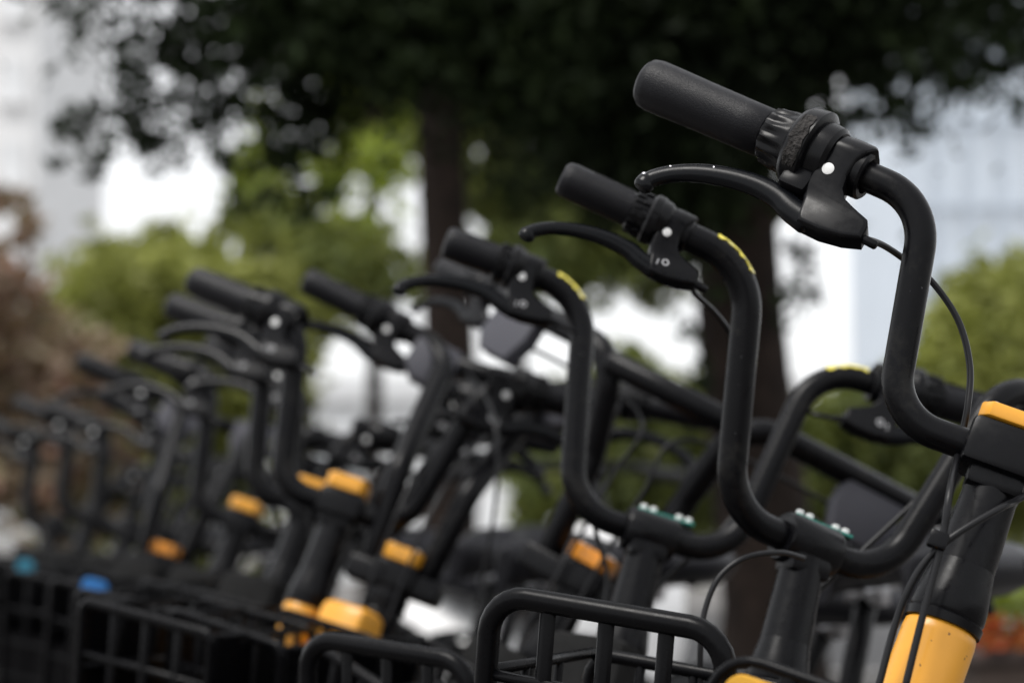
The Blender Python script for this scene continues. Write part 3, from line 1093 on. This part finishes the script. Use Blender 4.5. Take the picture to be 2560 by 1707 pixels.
        if bk.get('cr', .028) < .02:
            for s in (-1, 1):
                pts_ = [P(s * bw / 2, zt), P(s * bw / 2, zt - .10), Vector((xr, s * bw / 2, zt - .13)), Vector((xr, s * bw / 2, zt - .035))]
                off = Vector((0, s * .004, 0))
                V = pts_ + [p_ + off for p_ in pts_]
                link('side_board', MB().add(V, [(0, 1, 2, 3), (7, 6, 5, 4), (0, 4, 5, 1), (1, 5, 6, 2), (2, 6, 7, 3), (3, 7, 4, 0)]).mesh('side_board', M['basket'], 0), b_)
            V = [P(-bw / 2, zt - .10), P(bw / 2, zt - .10), P(bw / 2, zt - hh), P(-bw / 2, zt - hh)]
            V += [p_ + Vector((-.004, 0, 0)) for p_ in V]
            link('front_board', MB().add(V, [(0, 1, 2, 3), (7, 6, 5, 4), (0, 4, 5, 1), (1, 5, 6, 2), (2, 6, 7, 3), (3, 7, 4, 0)]).mesh('front_board', M['basket'], 0), b_)
        for s in (-1, 1):
            for dz in (0, .07, .14):
                y1 = s * (yb - .006)
                link('side_rail', MB().tube([P(s * (bw / 2 - .003), zr - dz), Vector((xr, y1, zr - dz))], .0045, 8).mesh('side_rail', M['basket'], 50), b_)
            for tt in (.33, .66):
                p0 = P(s * (bw / 2 - .003), zr).lerp(Vector((xr, s * (yb - .006), zr)), tt)
                link('side_slat', MB().tube([p0, p0 + Vector((0, 0, -.165))], .0038, 8).mesh('side_slat', M['basket'], 50), b_)
        link('back_rim', MB().tube(fillet([(xr, yb - .006, zr - .165), (xr, yb - .006, zr), (xr, -yb + .006, zr), (xr, -yb + .006, zr - .165)], .02, 5), .0055, 10).mesh('back_rim', M['basket'], 50), b_)
        for k in (-.25, 0, .25):
            link('back_slat', MB().tube([(xr, k * bw, zr), (xr, k * bw, zr - .17)], .0042, 8).mesh('back_slat', M['basket'], 50), b_)
        link('basket_floor', MB().box(((xf - .03 + xr) / 2, 0, zr - .17), (xf - .03 - xr, bw - .01, .006), None, .001).mesh('basket_floor', M['basket'], 30), b_)
        link('basket_bracket', MB().tube([(.045, 0, zr - .09), (xr, 0, zr - .09)], .012, 10).mesh('basket_bracket', M['basket'], 40), b_)
        pl = bk.get('plate')
        if pl:
            ph_ = bk.get('ph', .10)
            c = P(0, zt - .009 - ph_ / 2 + bk.get('pz', 0))
            Mp = Matrix.Translation((c.x + .006, 0, c.z)) @ cols((0, 1, 0), (.12, 0, 1), (1, 0, -.12))
            link('plate', MB().prism(rounded_rect(bk.get('pw', bw - .020), ph_, .012), -.002, .0022, .0006, Mp).mesh('plate', M[pl], 30), b_)
    # extra cables given in photo coordinates
    for cb in cfg.get('extra_cables', []):
        link('control_cable', MB().tube(spline([iSC @ px(*c) for c in cb], 8), .0024, 10).mesh('control_cable', M['cable'], 60), root, SC)
    if cfg.get('clip'):
        c = iSC @ px(*cfg['clip'])
        link('cable_clip', MB().box(c, (.013, .009, .012), None, .002).mesh('cable_clip', M['plastic'], 30), root, SC)
    return root


A = (.081, .127, .025, .203, .290, -.018, .228)
BIKES = []
# 1: the sharp nearest one
BIKES.append(dict(shape=(.082, .110, .030, .151, .345, -.013, .191), pose=(.341, 1.383, .040, 26.56, 16.56, 13.5), head=.798, front_reflector=False, ch=.0285, cowl=False, grip='smooth', head_col='yellow', logo=False, crank=80, gs=1.16, ls=.95, worn=True,
                  fil=(.040, .046), br=.0113, lever_drop=80,
                  basket=dict(x=.205, w=.185, z=.770, y=.015, rr=.0034, plate='yplate'),
                  cable=[(2205, 612, 1.425), (2260, 648, 1.44), (2330, 705, 1.44), (2395, 800, 1.43), (2424, 910, 1.42), (2420, 1010, 1.41), (2400, 1110, 1.40), (2376, 1220, 1.335), (2358, 1340, 1.325), (2335, 1430, 1.32), (2305, 1545, 1.315), (2262, 1720, 1.31)],
                  cable_left=[(2600, 1215, 1.36), (2500, 1270, 1.335), (2390, 1335, 1.325), (2320, 1395, 1.325), (2270, 1475, 1.325), (2235, 1570, 1.325), (2195, 1720, 1.32)],
                  clip=(2345, 1350, 1.322),
                  label='nearest bicycle at right, sharp, with yellow head tube and yellow clamp cover'))
BIKES.append(dict(shape=(.080, .134, .040, .195, .295, -.022, .226), pose=(.248, 1.684, -.025, 24.67, 7.9, 47.2), head=.70, cowl=False, console='board', sl=.89, crank=10, sticker=[(1, .030, .068)],
                  fil=(.055, .06),
                  basket=dict(x=.30, w=.178, z=.776, y=-.036),
                  cable=[(1738, 735, 1.66), (1790, 785, 1.69), (1832, 850, 1.715), (1850, 960, 1.715), (1842, 1130, 1.715), (1880, 1270, 1.715), (1985, 1380, 1.73), (1990, 1500, 1.72), (1950, 1650, 1.70)],
                  extra_cables=[[(2010, 1395, 1.62), (1950, 1381, 1.60), (1865, 1393, 1.585), (1800, 1440, 1.58), (1765, 1515, 1.575), (1752, 1600, 1.57), (1750, 1720, 1.57)]],
                  label='second bicycle with torn yellow sticker on its bar and bare green circuit board'))
BIKES.append(dict(shape=(.083, .125, .006, .218, .277, .005, .227), pose=(.136, 1.979, -.018, 33, 5.0, 41.3), head=.70, console='board', crank=100, gs=1.02, sl=.71, gsl=1.2, tl=.075, sticker=[(1, .024, .056), (-1, .018, .060)],
                  fil=(.055, .06), basket=dict(x=.31, w=.172, z=.725, y=-.05),
                  label='third bicycle with clean yellow stickers on both bar bends and exposed board'))
BIKES.append(dict(type='B', shape=(.060, .083, .043, .113, .401, -.16, .135), pose=(.143, 2.275, .041, 41.1, 22, 21), head=.72, crank=30, logo=False, cover='orange',
                  basket=dict(x=.27, w=.172, z=.73, cr=.012, sd=.004, rr=.006),
                  gk=1.35, label='fourth bicycle, twin risers with crossbar and grey corner panels, behind the third'))
BIKES.append(dict(type='B', shape=(.047, .072, -.126, .191, .294, -.115, .221), pose=(-.097, 2.489, .044, 36, 11.6, 26), head=.74, crank=120, logo=False, gs=1.15,
                  basket=dict(x=.27, w=.172, z=.73, cr=.012, sd=.004, rr=.006),
                  extra_cables=[[(1165, 930, 2.62), (1205, 975, 2.5), (1238, 1060, 2.42), (1243, 1200, 2.40), (1226, 1340, 2.40), (1190, 1510, 2.40)]], filler_col='yellow', gk=.92, label='fifth bicycle with twin slanting risers and a grey panel beside its grip'))

# farther ones: located by the tip of the right grip (photo pixel, depth)
def far(tip, d, yaw, lean, steer, shape=A, **k):
    Rb = Matrix.Rotation(-math.pi / 2 - R(yaw), 3, 'Z') @ Matrix.Rotation(-R(lean), 3, 'X') @ (Matrix.Rotation(R(steer), 3, Wax) @ Bm)
    C = px(tip[0], tip[1], d) - Rb @ Vector((shape[4], shape[5], shape[6]))
    BIKES.append(dict(shape=shape, pose=(C.x, C.y, C.z - CAM_H, yaw, lean, steer), **k))


far((480, 700), 2.58, 30, 10, 26, br=.0145, head=.74, crank=50, gs=1.25, cowl=False, cover='yellow', head_col='yellow', label='sixth bicycle, highest grip of the blurred pair left of centre')
far((425, 762), 2.86, 29, 9, 26, br=.0145, head=.74, crank=140, gs=1.25, cover='yellow', label='seventh bicycle, lower grip of the blurred pair left of centre')
far((520, 860), 3.15, 31, 7, 30, br=.0145, head=.74, crank=95, gs=1.2, cover='yellow', label='dark bicycle squeezed in just behind the blurred pair of grips')
far((330, 872), 3.40, 28, 11, 24, br=.0145, head=.74, crank=20, gs=1.25, cover='yellow', basket=dict(x=.3, w=.172, z=.74, plate='blue', pw=.05, ph=.045, pz=.028, cr=.01, sd=.004, rr=.006), label='eighth bicycle, blurred, with a blue plate on its basket')
far((195, 900), 3.80, 27, 8, 30, head=.74, crank=70, gs=1.2, cover='orange', shape=(.047, .072, -.10, .191, .294, -.115, .221), type='B', label='ninth bicycle, blurred, with a grey corner panel near the left edge')
far((250, 985), 4.15, 28, 12, 24, br=.017, head=.74, crank=10, gs=1.25, cover='plastic', label='tenth bicycle, blurred, its grip just below the ninth one')
far((118, 1015), 4.6, 27, 10, 26, br=.017, head=.74, crank=110, gs=1.25, cover='plastic', basket=dict(x=.3, w=.172, z=.74, plate='teal', pw=.045, ph=.04, pz=.028, cr=.01, sd=.004, rr=.006), label='eleventh bicycle, strongly blurred near the left edge, teal basket plate')
far((40, 1005), 5.0, 27, 9, 26, br=.017, head=.74, crank=40, gs=1.25, cover='plastic', label='twelfth bicycle, strongly blurred, its grip near the left edge')
far((-40, 1050), 5.4, 27, 9, 28, br=.017, head=.74, crank=90, gs=1.25, cover='plastic', label='farthest bicycle, cut off by the left edge')

for b in BIKES:
    make_bike(b)


# ================================================================== other things behind the row
def scooter():
    b = px(1300, 1290, 4.7)
    root = empty('motor_scooter', Matrix.Translation((b.x, 4.7, 0)) @ Matrix.Rotation(R(-60), 4, 'Z'))
    wm = mat('white_scooter_paint', (.80, .80, .80), .25, .5, var=.03, scale=8)
    # local x forward
    V, F = [], []
    rows = [(.30, .24, .07), (.36, .40, .15), (.40, .55, .19), (.40, .68, .19), (.36, .77, .15), (.31, .82, .07)]
    m = 12
    for x, z, hw in rows:
        for k in range(m + 1):
            t = -1 + 2 * k / m
            V.append((x + .06 * (1 - t * t), hw * t, z))
        for k in range(m + 1):
            t = 1 - 2 * k / m
            V.append((x - .03 + .05 * (1 - t * t), hw * .96 * t, z))
    n = 2 * (m + 1)
    for i in range(len(rows) - 1):
        for k in range(n):
            k2 = (k + 1) % n
            F.append((i * n + k, i * n + k2, (i + 1) * n + k2, (i + 1) * n + k))
    F.append(tuple(range(n))[::-1])
    F.append(tuple((len(rows) - 1) * n + k for k in range(n)))
    link('front_shield', MB().add(V, F).mesh('front_shield', wm, 60), root)
    link('floorboard', MB().box((.08, 0, .25), (.50, .26, .07), None, .02).mesh('floorboard', M['plastic'], 40), root)
    link('rear_body', MB().tube([(-.15, 0, .40), (-.35, 0, .50), (-.62, 0, .55)], [.15, .17, .10], 18, flat=(1, .9)).mesh('rear_body', wm, 60), root)
    link('seat', MB().tube([(-.10, 0, .68), (-.35, 0, .71), (-.60, 0, .72)], [.10, .12, .09], 16, flat=(.55, 1)).mesh('seat', M['saddle'], 60), root)
    link('steering_column', MB().tube([(.36, 0, .75), (.30, 0, .93)], .03, 14).mesh('steering_column', M['plastic'], 50), root)
    hb = link('handlebar', MB().tube(fillet([(.22, -.30, .93), (.29, -.12, .95), (.29, .12, .95), (.22, .30, .93)], .05), .013, 12).mesh('handlebar', M['bar'], 50), root)
    for s_ in (-1, 1):
        link('grip', MB().tube([(.25, s_ * .20, .94), (.215, s_ * .31, .93)], .018, 12).mesh('grip', M['grip'], 50), hb)
    hl = link('headlight', MB().lathe([(0, .05), (.02, .055), (.03, .045)], 20, Matrix.Translation((.455, 0, .66)) @ Matrix.Rotation(R(80), 4, 'Y')).mesh('headlight', M['steel'], 40), root)
    for x in (.46, -.52):
        prof = [(.045 * math.sin(2 * math.pi * k / 12), .175 + .045 * math.cos(2 * math.pi * k / 12)) for k in range(13)]
        w = link('wheel', MB().lathe([(-.03, .02), (-.03, .14), (.03, .14), (.03, .02)], 24, Matrix.Translation((x, 0, .22)) @ Matrix.Rotation(R(90), 4, 'X')).mesh('wheel', M['rim'], 40), root)
        link('tyre', MB().lathe(prof, 32, Matrix.Translation((x, 0, .22)) @ Matrix.Rotation(R(90), 4, 'X'), cap=False).mesh('tyre', M['tyre'], 60), w)
    link('front_mudguard', MB().tube([(.34, 0, .42), (.46, 0, .46), (.60, 0, .40)], [.06, .07, .05], 12, flat=(.35, 1)).mesh('front_mudguard', wm, 60), root)
    tag(root, 'white motor scooter with dark seat parked behind the middle of the row', 'scooter')


scooter()


def planter():
    b = px(2640, 1290, 5.2)
    root = empty('flower_planter', Matrix.Translation((b.x, 5.2, 0)))
    link('box', MB().box((0, 0, .23), (.5, .32, .50), None, .015).mesh('box', mat('planter_wood', (.075, .055, .045), .8, .3, var=.3, scale=12), 30), root)
    link('rim', MB().box((0, 0, .49), (.56, .38, .04), None, .01).mesh('rim', mat('planter_rim', (.06, .045, .04), .8, .3, var=.3, scale=12), 30), root)
    P = np.concatenate([blob((x, rng.uniform(-.08, .08), .60), (.12, .12, .09), 150) for x in np.linspace(-.22, .22, 5)])
    link('foliage', leaf_mesh('foliage', P, .05, LEAF_L), root)
    fl = leaf_mat('flower_petal', [(.30, .03, .02), (.40, .10, .02), (.25, .03, .02), (.5, .16, .03)], (.08, .02, .01))
    P = np.concatenate([blob((x, -.17 + rng.uniform(-.03, .03), .53), (.07, .04, .05), 60) for x in np.linspace(-.22, .22, 5)])
    link('blossom', leaf_mesh('blossom', P, .03, fl, asp=.9), root)
    tag(root, 'wooden planter with red and orange flowers at lower right', 'planter')


planter()
